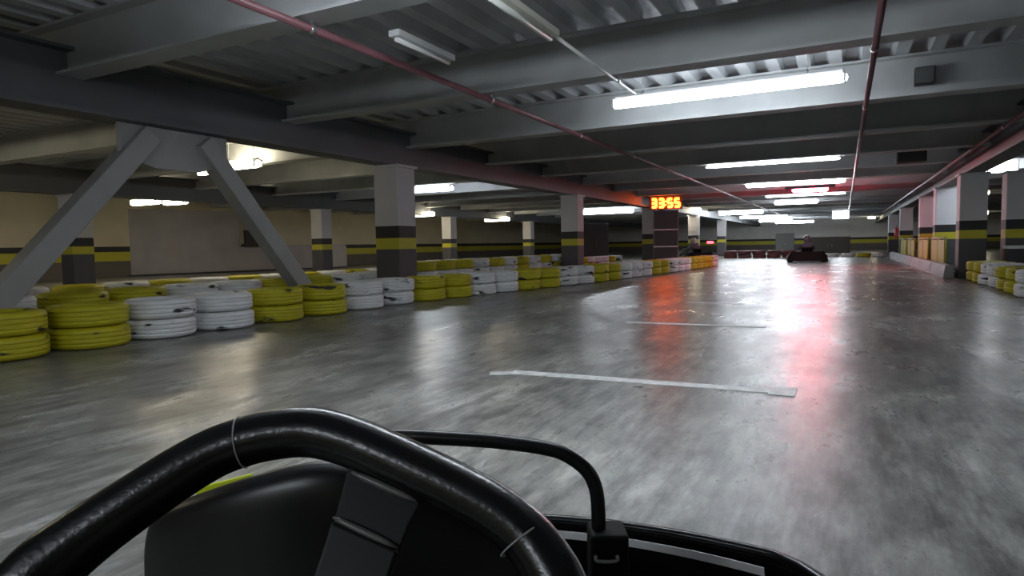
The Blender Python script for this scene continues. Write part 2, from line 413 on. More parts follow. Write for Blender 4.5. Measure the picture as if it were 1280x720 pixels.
for q in (-0.4, 0.4):
    bm = BM(); tube(bm, [(q, 0, 0.10), (q, 0, 0.60)], 0.006, 6); build('hanger', bm, M['lamp_body'], rl)
for (x0, x1, yy, m, lab, g) in ((-2.6, 0.0, 2.2, 'tube_fill', 'added unseen strip light above the kart, just behind the camera', G1), (-2.6, 0.0, -3.0, 'tube_fill', 'added unseen strip light farthest behind the camera', G1),  # lamps added out of view to brighten the near deck and tyres
                                (-12.6, -10.8, 2.2, 'tube_warm_fill', 'added unseen warm strip light of the left bay beside the camera', 'strip lights in the far left bay'), (-17.5, -15.8, 4.8, 'tube_low_fill', 'added unseen strip light of the left bay near the wall', 'strip lights in the far left bay'),
                                (5.4, 7.4, 4.8, 'tube_low_fill', 'added unseen strip light of the right bay beside the camera', 'lights in the right bay'), (5.4, 7.4, 12.6, 'tube_low_fill', 'added unseen strip light of the right bay ahead of the camera', 'lights in the right bay')):
    root = empty('ceiling_light', ((x0 + x1) / 2, yy, 2.25), 0, lab, 'ceiling light', g); L = x1 - x0
    bm = BM(); tube(bm, [(-L / 2, 0, 0), (L / 2, 0, 0)], 0.05, 16); build('diffuser', bm, M[m], root)
    bm = BM(); box(bm, (0, 0, 0.058), (L * 0.96, 0.07, 0.026)); build('housing', bm, M['lamp_body'], root, bevel=0.006)
    for q in (-1, 1):
        bm = BM(); tube(bm, [(q * L * 0.35, 0, 0.07), (q * L * 0.35, 0, 0.64)], 0.006, 6); build('hanger', bm, M['lamp_body'], root)
# square lit box
p = on_z(1052, 268, 2.2)
sq = empty('square_light', (p.x - 0.05, p.y, 2.2), 0, 'bright square hanging light near the end of the hall', 'ceiling light')
bm = BM(); box(bm, (0, 0, 0), (0.75, 0.12, 0.42)); build('diffuser', bm, M['tube'], sq)
bm = BM(); box(bm, (0, 0.08, 0), (0.81, 0.05, 0.48)); build('housing', bm, M['lamp_body'], sq)
bm = BM(); tube(bm, [(0, 0.08, 0.23), (0, 0.08, 0.69)], 0.012, 6); build('hanger', bm, M['lamp_body'], sq)
G2 = 'strip lights in the far left bay'
lamp((503, 240), (560, 234), 2.34, 0.20, M['tube_strong'], 'bluish white strip light right of the nearest left column', G2, False)
lamp((725, 267), (788, 263), 2.30, 0.22, M['tube_strong'], 'long white strip light right of the second left column', G2)
lamp((282, 209), (322, 204), 2.36, 0.20, M['tube_warm'], 'warm strip light beside the right leg of the chevron brace', G2)
lamp((245, 217), (267, 216), 2.34, 0.10, M['tube_warm'], 'small warm strip light seen between the chevron legs', G2)
lamp((163, 254), (202, 252), 2.14, 0.20, M['tube_warm'], 'warm strip light above the grey partition, left of a pair', G2, True, None, -20.8)
lamp((208, 254), (232, 252), 2.14, 0.18, M['tube_warm'], 'warm strip light above the grey partition, right of a pair', G2, True, None, -20.7)
lamp((511, 269), (542, 267.5), 2.12, 0.24, M['tube_warm'], 'warm strip light below the bluish one, near the left wall', G2, True, None, -20.6)
lamp((609, 275), (634, 273.5), 2.12, 0.26, M['tube_warm'], 'warm strip light far down the left bay before the wall', G2, True, None, -20.6)
lamp((848, 264), (872, 261), 2.32, 0.20, M['tube_warm'], 'small warm strip light just right of the red timing display', G2, True, None, None)
G3 = 'lights in the right bay'
lamp((1227, 211), (1250, 208), 2.36, 0.34, M['tube'], 'round-ended light in the right bay above the columns', G3, True, None, 2.8)
lamp((1273, 210), (1300, 206), 2.36, 0.30, M['tube'], 'light cut by the right edge of the view', G3, True, None, 3.75)
lamp((1226, 242), (1241, 239), 2.36, 0.20, M['tube_warm'], 'small warm light between the right columns, upper one', G3)
lamp((1224, 267), (1242, 263), 2.36, 0.45, M['tube_warm'], 'warm light between the right columns, lower one', G3)

# ------------------------------------------------------------------ pipes, conduit, boxes under the ceiling
def pipe(name, pts, r, m, label, cat, clips, rad_clip=0.012):
    root = empty(name, pts[0], 0, label, cat, None)
    o = Vector(pts[0]); bm = BM(); tube(bm, [Vector(p) - o for p in pts], r, 12); build('pipe_run', bm, m, root)
    for y in clips:
        bm = BM(); lathe(bm, [(r + 0.001, -0.02), (r + 0.008, -0.02), (r + 0.008, 0.02), (r + 0.001, 0.02)], 14, 'Y', (0, y - o.y, 0))
        box(bm, (0, y - o.y, (2.405 - o.z + r) / 2), (0.02, 0.03, 2.405 - o.z - r)); build('pipe_hanger', bm, M['steel'], root)
    return root
yc = [y for y in by if -3 < y < 35.5]
pipe('sprinkler_pipe', [(0.20, -4, 2.345), (0.205, 36, 2.345)], 0.026, M['pipe_red'], 'red sprinkler pipe running along the ceiling, right of the strip lights', 'pipe', yc)
pipe('sprinkler_pipe', [(-3.35, -4, 2.345), (-3.35, 42, 2.345)], 0.028, M['pipe_red'], 'red sprinkler pipe along the ceiling, left of the strip lights', 'pipe', yc)
pipe('sprinkler_pipe', [(1.98, -4, 2.345), (1.98, 42, 2.345)], 0.035, M['pipe_red'], 'red sprinkler pipe along the ceiling by the right columns', 'pipe', yc)
a, b = on_z(690, 44, 2.36), on_z(800, 118, 2.36)
pipe('cable_conduit', [(a.x, a.y, 2.37), (a.x - 0.02, b.y, 2.37)], 0.014, M['conduit'], 'thin white conduit leading to the nearest strip light', 'conduit', [6.1])
c0 = on_z(575, -25, 2.36)
ub = empty('unlit_ceiling_batten', (a.x, (c0.y + a.y) / 2, 2.345), 0, 'pale unlit ceiling batten at the start of the white conduit', 'ceiling light')
L = a.y - c0.y
bm = BM(); box(bm, (0, 0, 0.02), (0.13, L - 0.004, 0.05)); build('housing', bm, M['batten'], ub, bevel=0.01)
bm = BM(); tube(bm, [(0, -L / 2 + 0.03, -0.02), (0, L / 2 - 0.03, -0.02)], 0.02, 10); build('tube', bm, M['conduit'], ub)
a2, b2 = on_z(490, 42, 2.36), on_z(565, 74, 2.36)
ub2 = empty('unlit_ceiling_batten', ((a2.x + b2.x) / 2, (a2.y + b2.y) / 2, 2.345), 0, 'faint grey unlit batten between the red pipe and the white conduit', 'ceiling light')
L = b2.y - a2.y
bm = BM(); box(bm, (0, 0, 0.02), (0.10, L, 0.05)); build('housing', bm, M['beam'], ub2, bevel=0.01)
bm = BM(); tube(bm, [(0, -L / 2 + 0.03, -0.02), (0, L / 2 - 0.03, -0.02)], 0.018, 10); build('tube', bm, M['lamp_body'], ub2)
jb = empty('junction_box', (0.77, 8.56, 2.60), 0, 'small dark junction box on the lit beam beside the red pipe', 'electrical box')
bm = BM(); box(bm, (0, 0.05, 0), (0.19, 0.13, 0.19)); build('body', bm, M['dark_board'], jb, bevel=0.01)
bm = BM(); box(bm, (0, -0.02, 0), (0.17, 0.012, 0.17)); build('lid', bm, M['grey_box'], jb, bevel=0.004)
p = on_z(1150, 198, 2.3)
sp = empty('ceiling_speaker', (1.15, 15.0, 2.42), 0, 'dark box hanging under the ceiling near the right girder', 'speaker')
bm = BM(); box(bm, (0, 0, 0), (0.5, 0.35, 0.26)); build('body', bm, M['dark_board'], sp, bevel=0.02)
bm = BM(); tube(bm, [(0, 0, 0.12), (0, 0, 0.46)], 0.012, 8); build('bracket', bm, M['beam'], sp)

# ------------------------------------------------------------------ left bay partition
pt = empty('partition', (-20.2, 16.5, 0), math.atan2(-2.0, 7.0) * 1.0, 'large grey partition with a stepped top in the far left bay', 'partition'); pt['kind'] = 'thing'
bm = BM(); prism(bm, [(0, -4.2, 0.06), (0, 4.9, 0.06), (0, 4.9, 0.92), (0, 0.35, 0.92), (0, 0.35, 2.24), (0, -4.2, 2.24)], (0.12, 0, 0)); build('panel', bm, M['partition'], pt, bevel=0.01)
bm = BM(); box(bm, (0.02, 2.6, 0.95), (0.2, 4.5, 0.06)); build('coping', bm, M['partition'], pt)
bm = BM(); box(bm, (0.06, 0.35, 0.03), (0.2, 9.1, 0.06)); build('plinth', bm, M['dark_board'], pt)
bm = BM(); box(bm, (0.18, 0.75, 1.25), (0.10, 0.5, 0.62)); box(bm, (0.18, 1.15, 1.0), (0.14, 1.5, 0.1)); build('ledge_frame', bm, M['dark_board'], pt)

# ------------------------------------------------------------------ tyres
def tyre_mesh(name, m, w=0.183, R=0.31, rb=0.195):
    h = w / 2; bm = BM()
    p = [(rb, -h * 0.72), (rb + 0.012, -h * 0.86), (rb + 0.045, -h * 0.97), (R - 0.055, -h), (R - 0.022, -h * 0.90), (R - 0.006, -h * 0.74)]
    for g in (-0.42, 0.0, 0.42):
        p += [(R, h * (g - 0.13)), (R, h * (g - 0.06)), (R - 0.008, h * (g - 0.055)), (R - 0.008, h * (g + 0.055)), (R, h * (g + 0.06)), (R, h * (g + 0.13))]
    p += [(R - 0.006, h * 0.74), (R - 0.022, h * 0.90), (R - 0.055, h), (rb + 0.045, h * 0.97), (rb + 0.012, h * 0.86), (rb, h * 0.72)]
    t = 0.011
    p += [(rb + 0.004, h * 0.66), (R - 0.05, h * 0.8), (R - 0.028, h * 0.5), (R - 0.028, -h * 0.5), (R - 0.05, -h * 0.8), (rb + 0.004, -h * 0.66)]
    lathe(bm, p, 44)
    bmesh.ops.recalc_face_normals(bm, faces=bm.faces)
    me = bpy.data.meshes.new(name); bm.to_mesh(me); bm.free(); me.materials.append(m)
    return me
TY = {c: tyre_mesh('tyre_' + c, M['ty_' + c]) for c in 'ywr'}
TYW = {c: tyre_mesh('wide_tyre_' + c, M['ty_' + c], 0.207, 0.315) for c in 'ywr'}
CN = {'y': 'yellow', 'w': 'white', 'r': 'red'}
def put_tyre(me, x, y, z, label, group):
    o = bpy.data.objects.new('tyre', me); COL.objects.link(o)
    o.location = (x, y, z); o.rotation_euler = (0, 0, random.uniform(0, 2 * PI))
    return tag(o, label, 'tyre', group)
def walk(path, step, start=0.0):
    P = catmull(path, 24); out = []; acc = -start
    for i in range(len(P) - 1):
        d = (P[i + 1] - P[i]).length
        while acc + d >= 0 and d > 0:
            t = (-acc) / d
            if t > 1: break
            if t >= 0: out.append(P[i].lerp(P[i + 1], t))
            acc -= step
        acc += d
    return out
# front row: pairs of yellow and white stacks, two tyres high
front = [(-5.82, 0.6, 0), (-5.80, 2.5, 0), (-5.78, 5.0, 0), (-5.77, 7.5, 0), (-5.50, 9.2, 0), (-5.16, 11.0, 0), (-4.84, 12.7, 0), (-4.60, 15.0, 0), (-4.32, 18.0, 0), (-4.10, 21.4, 0), (-4.0, 23.0, 0)]
front_x = lambda y: next(p0[0] + (p1[0] - p0[0]) * (y - p0[1]) / (p1[1] - p0[1]) for p0, p1 in zip(front, front[1:]) if p1[1] >= y)
W = 0.183
front_y = [1.30, 1.95, 2.60, 3.26, 3.92, 4.60, 5.30, 6.02, 6.76, 7.46, 8.12, 8.74, 9.37, 10.0, 10.64, 11.28, 11.92, 12.55, 13.20, 13.85, 14.5, 15.15, 15.8, 16.45, 17.1, 17.75, 18.4, 19.05, 19.7, 20.35, 21.0, 21.65, 22.3]
front_c = 'wwyywwyywwyywwyywwyywwwyywwwyyyyw'
cnt = {'y': 0, 'w': 0}; prev = None; run = 0
for y, c in zip(front_y, front_c):
    run = run + 1 if c == prev else 1
    if c != prev: cnt[c] += 1
    prev = c
    for k in range(2):
        put_tyre(TY[c], front_x(y) + random.uniform(-0.012, 0.012), y + random.uniform(-0.006, 0.006), W / 2 + k * (W + 0.001),
                 f'{("lower", "upper")[k]} {CN[c]} tyre, {ORD[run]} stack in the {ORD[cnt[c]]} {CN[c]} group along the front tyre wall', 'painted tyres of the front wall')
# row behind the braces and columns
def stack(x, y, cols, where, group, meshes=TY, w=W):
    n = len(cols)
    names = {1: ['single'], 2: ['lower', 'upper'], 3: ['bottom', 'middle', 'top']}[n]
    for k, c in enumerate(cols):
        put_tyre(meshes[c], x + random.uniform(-0.02, 0.02), y + random.uniform(-0.005, 0.005), w / 2 + k * (w + 0.001), f'{names[k]} {CN[c]} tyre, {where}', group)
back_near = ['ww', 'yy', 'yy', 'ww', 'ww', 'yy', 'yy', 'ww', 'ww', 'yy', 'yy', 'ww', 'ww']
for i, cols in enumerate(back_near):
    stack(-6.98, 0.45 + i * 0.665, cols, f'{ORD[i + 1]} stack of the low row behind the chevron brace', 'tyres behind the brace', TYW, 0.207)
back_far = ['ywy', 'ywy', 'wwy', 'ywy', 'yww', 'wwy', 'yww', 'wyy', 'yww', 'wwy', 'yyw', 'www']
for i, cols in enumerate(back_far):
    t = i / (len(back_far) - 1)
    stack(-6.93, 9.14 + i * 0.66, cols, f'{ORD[i + 1]} high stack after the nearest left column', 'tall tyre stacks past the column')
for i in range(15):
    cols = ['ww', 'yy', 'ww', 'wy', 'ww', 'yy'][i % 6]
    stack(-9.6 + 0.04 * i, 3.2 + i * 0.67, cols, f'{ORD[i + 1]} stack of the distant row in the left bay', 'tyres across the left bay')
for i in range(9):
    cols = ['yw', 'ww', 'ww', 'yy'][i % 4]
    stack(-8.1 + 0.03 * i, 18.6 + i * 0.66, cols, f'{ORD[i + 1]} stack in the dim row past the second left column', 'tyres past the second column')
# right hand tyres
for i in range(9):
    c = 'ywwyywwyy'[i]
    stack(2.36, 9.4 + i * 0.66, c * 2, f'{ORD[i + 1]} stack from the near end of the right-hand tyre wall', 'tyres on the right side')
# far end of the track
for i in range(5):
    stack(-5.0 + i * 0.66, 33.4 + 0.1 * i, 'rr', f'{ORD[i + 1]} red stack from the left at the far end', 'red tyres at the far end')
for i in range(6):
    stack(-1.15 + i * 0.66, 34.3, 'wwwyww'[i], f'{ORD[i + 1]} tyre of the low pale row behind the kart ahead', 'low tyre row at the far end')

# ------------------------------------------------------------------ floor lines
def line(a, b, wid, label):
    p, q = on_z(*a, 0), on_z(*b, 0)
    bm = BM(); bar(bm, (p.x, p.y, 0.002), (q.x, q.y, 0.002), wid, 0.003)
    return tag(build('floor_line', bm, M['line']), label, 'floor marking', 'painted bay lines')
line((640, 465), (990, 491), 0.10, 'white painted bay line on the floor, nearest and widest of three')
line((783, 403), (958, 409), 0.10, 'white painted bay line on the floor, second from the camera')
line((858, 378), (930, 380), 0.10, 'short white painted bay line on the floor, farthest of three')
p = on_z(978, 491, 0)
bm = BM(); box(bm, (p.x, p.y + 0.03, 0.003), (0.13, 0.20, 0.003)); tag(build('floor_line', bm, M['line']), 'white paint block at the right end of the nearest bay line', 'floor marking')
p = on_z(640, 466, 0)
bm = BM(); box(bm, (p.x, p.y - 0.02, 0.003), (0.26, 0.09, 0.003), Matrix.Rotation(0.5, 3, 'Z')); tag(build('floor_line', bm, M['line']), 'worn white paint hook at the left end of the nearest bay line', 'floor marking')

# ------------------------------------------------------------------ right side barrier, fence
kb = empty('kerb_barrier', (1.85, 15.1, 0), 0, 'low grey barrier along the right side of the track, beyond the tyres', 'barrier')
for k in range(7):
    bm = BM(); y = 0.15 + k * 2.4
    prism(bm, [(-0.10, y, 0), (0.10, y, 0), (0.06, y, 0.27), (-0.06, y, 0.27)], (0, 2.36, 0)); build('barrier_block', bm, M['kerb'], kb, bevel=0.015)
def fence(y, n):
    root = empty('safety_fence', (1.985, y, 0), 0, f'yellow safety fence panel with pale rails, {n} along the right columns', 'fence', 'yellow fence panels')
    bm = BM(); box(bm, (0, 1.25, 0.50), (0.02, 2.36, 0.52)); build('panel', bm, M['fence_yellow'], root)
    for z in (0.80, 0.22):
        bm = BM(); tube(bm, [(0, 0, z), (0, 2.5, z)], 0.024, 10); build('rail', bm, M['fence_white'], root)
    for yy in (0.05, 1.25, 2.45):
        bm = BM(); tube(bm, [(0, yy, 0.01), (0, yy, 0.84)], 0.024, 10); box(bm, (0, yy, 0.006), (0.05, 0.14, 0.012)); build('post', bm, M['fence_yellow'], root)
fence(17.0, 'nearest'); fence(20.2, 'second'); fence(23.9, 'third'); fence(26.9, 'fourth')
fx = empty('fire_extinguisher', (1.93, 31.2, 0.85), 0, 'red fire extinguisher hung on the fourth right column', 'fire extinguisher')
bm = BM(); lathe(bm, [(0.0, 0), (0.075, 0), (0.08, 0.02), (0.08, 0.36), (0.05, 0.42), (0.02, 0.44), (0, 0.44)], 18, closed=False); build('cylinder', bm, M['red_paint_and_bleed'], fx)
bm = BM(); box(bm, (0, 0, 0.47), (0.03, 0.10, 0.05)); build('handle', bm, M['dark_board'], fx)
bm = BM(); box(bm, (0.085, 0, 0.2), (0.02, 0.06, 0.3)); build('bracket', bm, M['steel'], fx)
bt = empty('equipment_case', (2.95, 15.25, 0), 0, 'dark equipment case standing between the two nearest right columns', 'case')

# ------------------------------------------------------------------ timing display
tw = empty('timing_tower', (-5.62, 22.9, 0), math.radians(14), 'tall black board in three panels under the red timing display', 'board')
for k, (z0, z1) in enumerate(((0.06, 0.66), (0.70, 1.26), (1.30, 1.96))):
    bm = BM(); box(bm, (0, 0, (z0 + z1) / 2), (0.80, 0.08, z1 - z0)); build('panel', bm, M['dark_board'], tw, bevel=0.008)
for z in (0.68, 1.28):
    bm = BM(); box(bm, (0, 0, z), (0.84, 0.10, 0.035)); build('rail', bm, M['grey_metal'], tw)
for s in (-1, 1):
    bm = BM(); box(bm, (s * 0.42, 0.02, 0.98), (0.035, 0.10, 1.96)); build('upright', bm, M['grey_box'], tw)
    bm = BM(); box(bm, (s * 0.42, 0.02, 0.02), (0.06, 0.5, 0.04)); build('foot', bm, M['grey_box'], tw)
ds = empty('timing_display', (-5.60, 22.8, 1.99), math.radians(14), 'red and yellow glowing digital timing display hung above the black board', 'display')
bm = BM(); box(bm, (0, 0, 0.21), (1.10, 0.10, 0.42)); build('case', bm, M['red_paint_and_bleed'], ds, bevel=0.01)  # case coloured red to stand for the bleed of the LEDs
bm = BM(); box(bm, (0, -0.11, 0.425), (1.14, 0.26, 0.012)); [box(bm, (q * 0.565, -0.11, 0.215), (0.012, 0.26, 0.41)) for q in (-1, 1)]; build('spill_hood', bm, M['dark_board'], ds)  # hood added to keep the LED glow off the girder
SEG = {'0': 'abcdef', '1': 'bc', '2': 'abged', '3': 'abgcd', '5': 'afgcd', '8': 'abcdefg', '4': 'fgbc', '6': 'afgedc'}
def digit(bm, ch, x0, z0, w, h, t):
    R_ = {'a': (w / 2, h, w, t), 'g': (w / 2, h / 2, w, t), 'd': (w / 2, 0, w, t), 'f': (0, h * .75, t, h / 2), 'b': (w, h * .75, t, h / 2), 'e': (0, h * .25, t, h / 2), 'c': (w, h * .25, t, h / 2)}
    for s in SEG[ch]:
        cx, cz, sx, sz = R_[s]
        box(bm, (x0 + cx, -0.056, z0 + cz), (sx + t * 0.2, 0.014, sz + t * 0.2))
for k, ch in enumerate('3355'):
    bm = BM(); digit(bm, ch, -0.46 + k * 0.245 + (0.05 if k > 1 else 0), 0.08, 0.14, 0.27, 0.075); build('digit', bm, M['led'], ds)
bm = BM(); box(bm, (0.005, -0.056, 0.15), (0.05, 0.014, 0.05)); box(bm, (0.005, -0.056, 0.27), (0.05, 0.014, 0.05)); build('colon', bm, M['led'], ds)
for s in (-1, 1):
    bm = BM(); tube(bm, [(s * 0.4, 0, 0.41), (s * 0.4, 0, 0.90)], 0.012, 8); build('hanger', bm, M['beam'], ds)

# ------------------------------------------------------------------ boxes in the distance
def cabinet(x, y, w, d, h, m, label, rz=0):
    root = empty('cabinet', (x, y, 0), rz, label, 'cabinet')
    bm = BM(); box(bm, (0, 0, h / 2 + 0.03), (w, d, h - 0.06)); build('body', bm, m, root, bevel=0.015)
    for s in (-1, 1):
        bm = BM(); box(bm, (s * w * 0.245, -d / 2 - 0.008, h / 2 + 0.03), (w * 0.47, 0.016, h - 0.14)); dr = build('door', bm, m, root, bevel=0.004)
        bm = BM(); tube(bm, [(s * w * 0.05, -d / 2 - 0.03, h / 2 - 0.08), (s * w * 0.05, -d / 2 - 0.03, h / 2 + 0.1)], 0.01, 8); build('handle', bm, M['steel'], dr)
    bm = BM(); box(bm, (0, 0, 0.03), (w * 0.94, d * 0.9, 0.06)); build('plinth', bm, M['dark_board'], root)
cabinet(-10.0, 27.6, 1.25, 0.5, 1.72, M['dark_board'], 'tall black cabinet past the second left column, under the long white light', 0.35)
cabinet(-3.05, 40.5, 0.95, 0.5, 1.25, M['grey_box'], 'grey cabinet at the far end, left of the kart ahead', 0.2)
cabinet(-0.75, 42.0, 2.1, 0.5, 1.0, M['brown_box'], 'wide brown cabinet at the far end, right of the kart ahead', 0.1)
# case between right columns
bm = BM(); box(bm, (0, 0, 0.30), (0.42, 0.4, 0.56)); build('body', bm, M['dark_board'], bt, bevel=0.02)
bm = BM(); box(bm, (0, 0, 0.61), (0.44, 0.42, 0.06)); build('lid', bm, M['grey_metal'], bt, bevel=0.01)
for sx in (-1, 1):
    for sy in (-1, 1):
        bm = BM(); box(bm, (sx * 0.16, sy * 0.15, 0.01), (0.05, 0.05, 0.02)); build('foot', bm, M['rubber'], bt)

# ------------------------------------------------------------------ karts and drivers
def kart_wheel(parent, x, y, r, w):
    bm = BM(); h = w / 2
    lathe(bm, [(r * 0.55, -h * 0.8), (r * 0.75, -h), (r * 0.93, -h * 0.9), (r, -h * 0.6), (r, h * 0.6), (r * 0.93, h * 0.9), (r * 0.75, h), (r * 0.55, h * 0.8)], 28, 'X', (x, y, r))
    t = build('wheel', bm, M['rubber'], parent)
    bm = BM(); lathe(bm, [(0.0, -h * 0.5), (r * 0.2, -h * 0.7), (r * 0.5, -h * 0.5), (r * 0.57, -h * 0.82), (r * 0.57, h * 0.82), (r * 0.5, h * 0.5), (r * 0.2, h * 0.7), (0, h * 0.5)], 20, 'X', (x, y, r), closed=False)
    build('hub', bm, M['steel'], t)
def race_kart(x, y, rz, label, light):
    k = empty('go_kart', (x, y, 0), rz, label, 'go-kart')
    for sx in (-1, 1):
        kart_wheel(k, sx * 0.57, 0.52, 0.125, 0.13); kart_wheel(k, sx * 0.58, -0.52, 0.14, 0.2)
    bm = BM(); box(bm, (0, 0.05, 0.055), (0.62, 1.35, 0.03)); build('floor_pan', bm, M['black_metal'], k)
    for sx in (-1, 1):
        bm = BM(); prism(bm, [(sx * 0.40, -0.30, 0.05), (sx * 0.68, -0.30, 0.05), (sx * 0.68, -0.30, 0.20), (sx * 0.44, -0.30, 0.24)], (0, 0.64, 0)); build('side_pod', bm, M['black_plastic'], k, bevel=0.03)
        bm = BM(); tube(bm, [(sx * 0.30, -0.30, 0.07), (sx * 0.45, -0.28, 0.10)], 0.014, 8); build('pod_strut', bm, M['steel'], k)
    bm = BM()                                   # rear wrap bumper
    pts = catmull([(-0.70, -0.42, 0), (-0.70, -0.70, 0), (-0.55, -0.80, 0), (0, -0.82, 0), (0.55, -0.80, 0), (0.70, -0.70, 0), (0.70, -0.42, 0)], 5)
    for zz in (0.0,):
        lo = [bm.verts.new((p.x, p.y, 0.06)) for p in pts]; hi = [bm.verts.new((p.x * 0.80, p.y * 0.95, 0.40)) for p in pts]
        for i in range(len(pts) - 1): bm.faces.new((lo[i], lo[i + 1], hi[i + 1], hi[i]))
    o = build('rear_bumper', bm, M['matt_black'], k); sm = o.modifiers.new('Solidify', 'SOLIDIFY'); sm.thickness = 0.05
    bm = BM(); prism(bm, [(-0.55, 0.85, 0.05), (0.55, 0.85, 0.05), (0.40, 0.85, 0.20), (-0.40, 0.85, 0.20)], (0, 0.2, 0)); build('nose_cone', bm, M['black_plastic'], k, bevel=0.04)
    bm = BM(); box(bm, (0, 0.62, 0.30), (0.34, 0.04, 0.36), Matrix.Rotation(-0.35, 3, 'X')); build('front_fairing', bm, M['black_plastic'], k, bevel=0.02)
    bm = BM(); box(bm, (0, -0.18, 0.10), (0.38, 0.42, 0.05)); box(bm, (0, -0.42, 0.32), (0.38, 0.05, 0.48), Matrix.Rotation(0.25, 3, 'X'))
    for sx in (-1, 1): box(bm, (sx * 0.19, -0.25, 0.20), (0.03, 0.4, 0.20))
    build('seat', bm, M['black_gloss'], k, bevel=0.02)
    bm = BM(); box(bm, (0.42, -0.45, 0.25), (0.22, 0.30, 0.28)); tube(bm, [(0.42, -0.5, 0.3), (0.42, -0.72, 0.34)], 0.035, 10); build('engine', bm, M['black_metal'], k, bevel=0.02)
    bm = BM(); tube(bm, [(-0.5, -0.52, 0.14), (0.5, -0.52, 0.14)], 0.018, 8); build('rear_axle', bm, M['steel'], k)
    bm = BM(); tube(bm, [(-0.5, 0.52, 0.125), (0.5, 0.52, 0.125)], 0.012, 8); build('front_axle', bm, M['steel'], k)
    bm = BM(); C = Vector((0, 0.30, 0.53)); u = Vector((0, 0.45, 0.89)).normalized()
    tube(bm, [C + Vector((0.15, 0, 0)) * math.cos(2 * PI * i / 24) + u * 0.15 * math.sin(2 * PI * i / 24) for i in range(24)], 0.014, 8, True)
    sw = build('steering_wheel', bm, M['rim'], k)
    bm = BM(); bar(bm, C + Vector((-0.14, 0, 0)), C + Vector((0.14, 0, 0)), 0.03, 0.012); tube(bm, [C, (0, 0.66, 0.14)], 0.012, 8); build('column_shaft', bm, M['steel'], sw)
    if light:
        bm = BM(); tube(bm, [(0.45, -0.70, 0.28), (0.45, -0.70, 0.76)], 0.012, 8); ms = build('light_mast', bm, M['black_metal'], k)
        bm = BM(); box(bm, (0.45, -0.715, 0.80), (0.34, 0.05, 0.10)); build('tail_light', bm, M['tail'], ms, bevel=0.02)
    return k
def driver(x, y, rz, label, suit, hel, lean=0.0):
    pr = empty('person', (x, y, 0.13), rz, label, 'person')
    V = []; E = []; Rr = []
    def v(p, r, par=None):
        V.append(Vector(p)); Rr.append(r)
        if par is not None: E.append((par, len(V) - 1))
        return len(V) - 1
    pel = v((0, -0.26, 0.10), 0.135)
    sp1 = v((0, -0.30, 0.25), 0.125, pel); sp2 = v((0, -0.33, 0.42), 0.145, sp1); ch = v((0, -0.33, 0.50), 0.12, sp2)
    nk = v((lean * 0.1, -0.31, 0.60), 0.055, ch); hd = v((lean * 0.2, -0.29, 0.70), 0.09, nk); v((lean * 0.2, -0.28, 0.80), 0.08, hd)
    for s in (-1, 1):
        sh = v((s * 0.18, -0.32, 0.50), 0.065, ch); el = v((s * 0.27, -0.08, 0.36), 0.045, sh); wr = v((s * 0.165, 0.20, 0.40), 0.03, el)
        pm = v((s * 0.150, 0.265, 0.405), 0.033, wr)
        for f, (dz, L) in enumerate(((0.028, 0.075), (0.010, 0.085), (-0.008, 0.08), (-0.026, 0.065))):
            a = v((s * 0.150, 0.30, 0.405 + dz), 0.010, pm); b2 = v((s * 0.140, 0.30 + L * 0.45, 0.405 + dz), 0.009, a); v((s * 0.115, 0.30 + L * 0.35, 0.405 + dz), 0.008, b2)
        t1 = v((s * 0.125, 0.27, 0.42), 0.011, pm); v((s * 0.108, 0.30, 0.425), 0.009, t1)
        hp = v((s * 0.10, -0.20, 0.10), 0.095, pel); kn = v((s * 0.20, 0.25, 0.24), 0.065, hp); an = v((s * 0.13, 0.58, 0.05), 0.042, kn)
        ft = v((s * 0.13, 0.66, 0.09), 0.04, an); v((s * 0.13, 0.69, 0.17), 0.03, ft)
    me = bpy.data.meshes.new('body'); me.from_pydata(V, E, []); me.update()
    o = bpy.data.objects.new('body', me); COL.objects.link(o); o.parent = pr; me.materials.append(suit)
    md = o.modifiers.new('Skin', 'SKIN'); md.use_smooth_shade = True
    for i, sv in enumerate(me.skin_vertices[0].data):
        sv.radius = (Rr[i], Rr[i]); sv.use_root = (i == 0)
    sb = o.modifiers.new('Subdivision', 'SUBSURF'); sb.levels = 1; sb.render_levels = 2
    hx = lean * 0.2
    bm = BM(); bmesh.ops.create_uvsphere(bm, u_segments=24, v_segments=16, radius=1)
    bmesh.ops.transform(bm, matrix=Matrix.Translation((hx, -0.28, 0.735)) @ Matrix.Diagonal((0.128, 0.155, 0.145, 1)), verts=bm.verts)
    h = build('helmet', bm, hel, pr, smooth=True)
    bm = BM(); n = 12; lo = []; hi = []
    for i in range(n + 1):
        a = PI * (0.12 + 0.76 * i / n)
        lo.append(bm.verts.new((hx + 0.133 * math.cos(a), -0.28 + 0.16 * math.sin(a), 0.70))); hi.append(bm.verts.new((hx + 0.128 * math.cos(a), -0.28 + 0.155 * math.sin(a), 0.78)))
    for i in range(n): bm.faces.new((lo[i], lo[i + 1], hi[i + 1], hi[i]))
    w_ = build('visor', bm, M['visor'], h, smooth=True); sm = w_.modifiers.new('Solidify', 'SOLIDIFY'); sm.thickness = 0.008
    return pr
race_kart(-1.27, 26.9, 0.12, 'black go-kart with a driver ahead on the open track', False)
driver(-1.27, 26.9, 0.12, 'person in a dark suit and dark helmet, seated in the kart ahead', M['suit_dark'], M['helmet_dark'])
race_kart(-5.75, 27.6, 0.9, 'go-kart with a glowing red tail light, half hidden behind the tyre wall', True)
driver(-5.75, 27.6, 0.9, 'person with a pale helmet, seated in the kart beside the timing display', M['suit_grey'], M['helmet_pale'], -0.3)

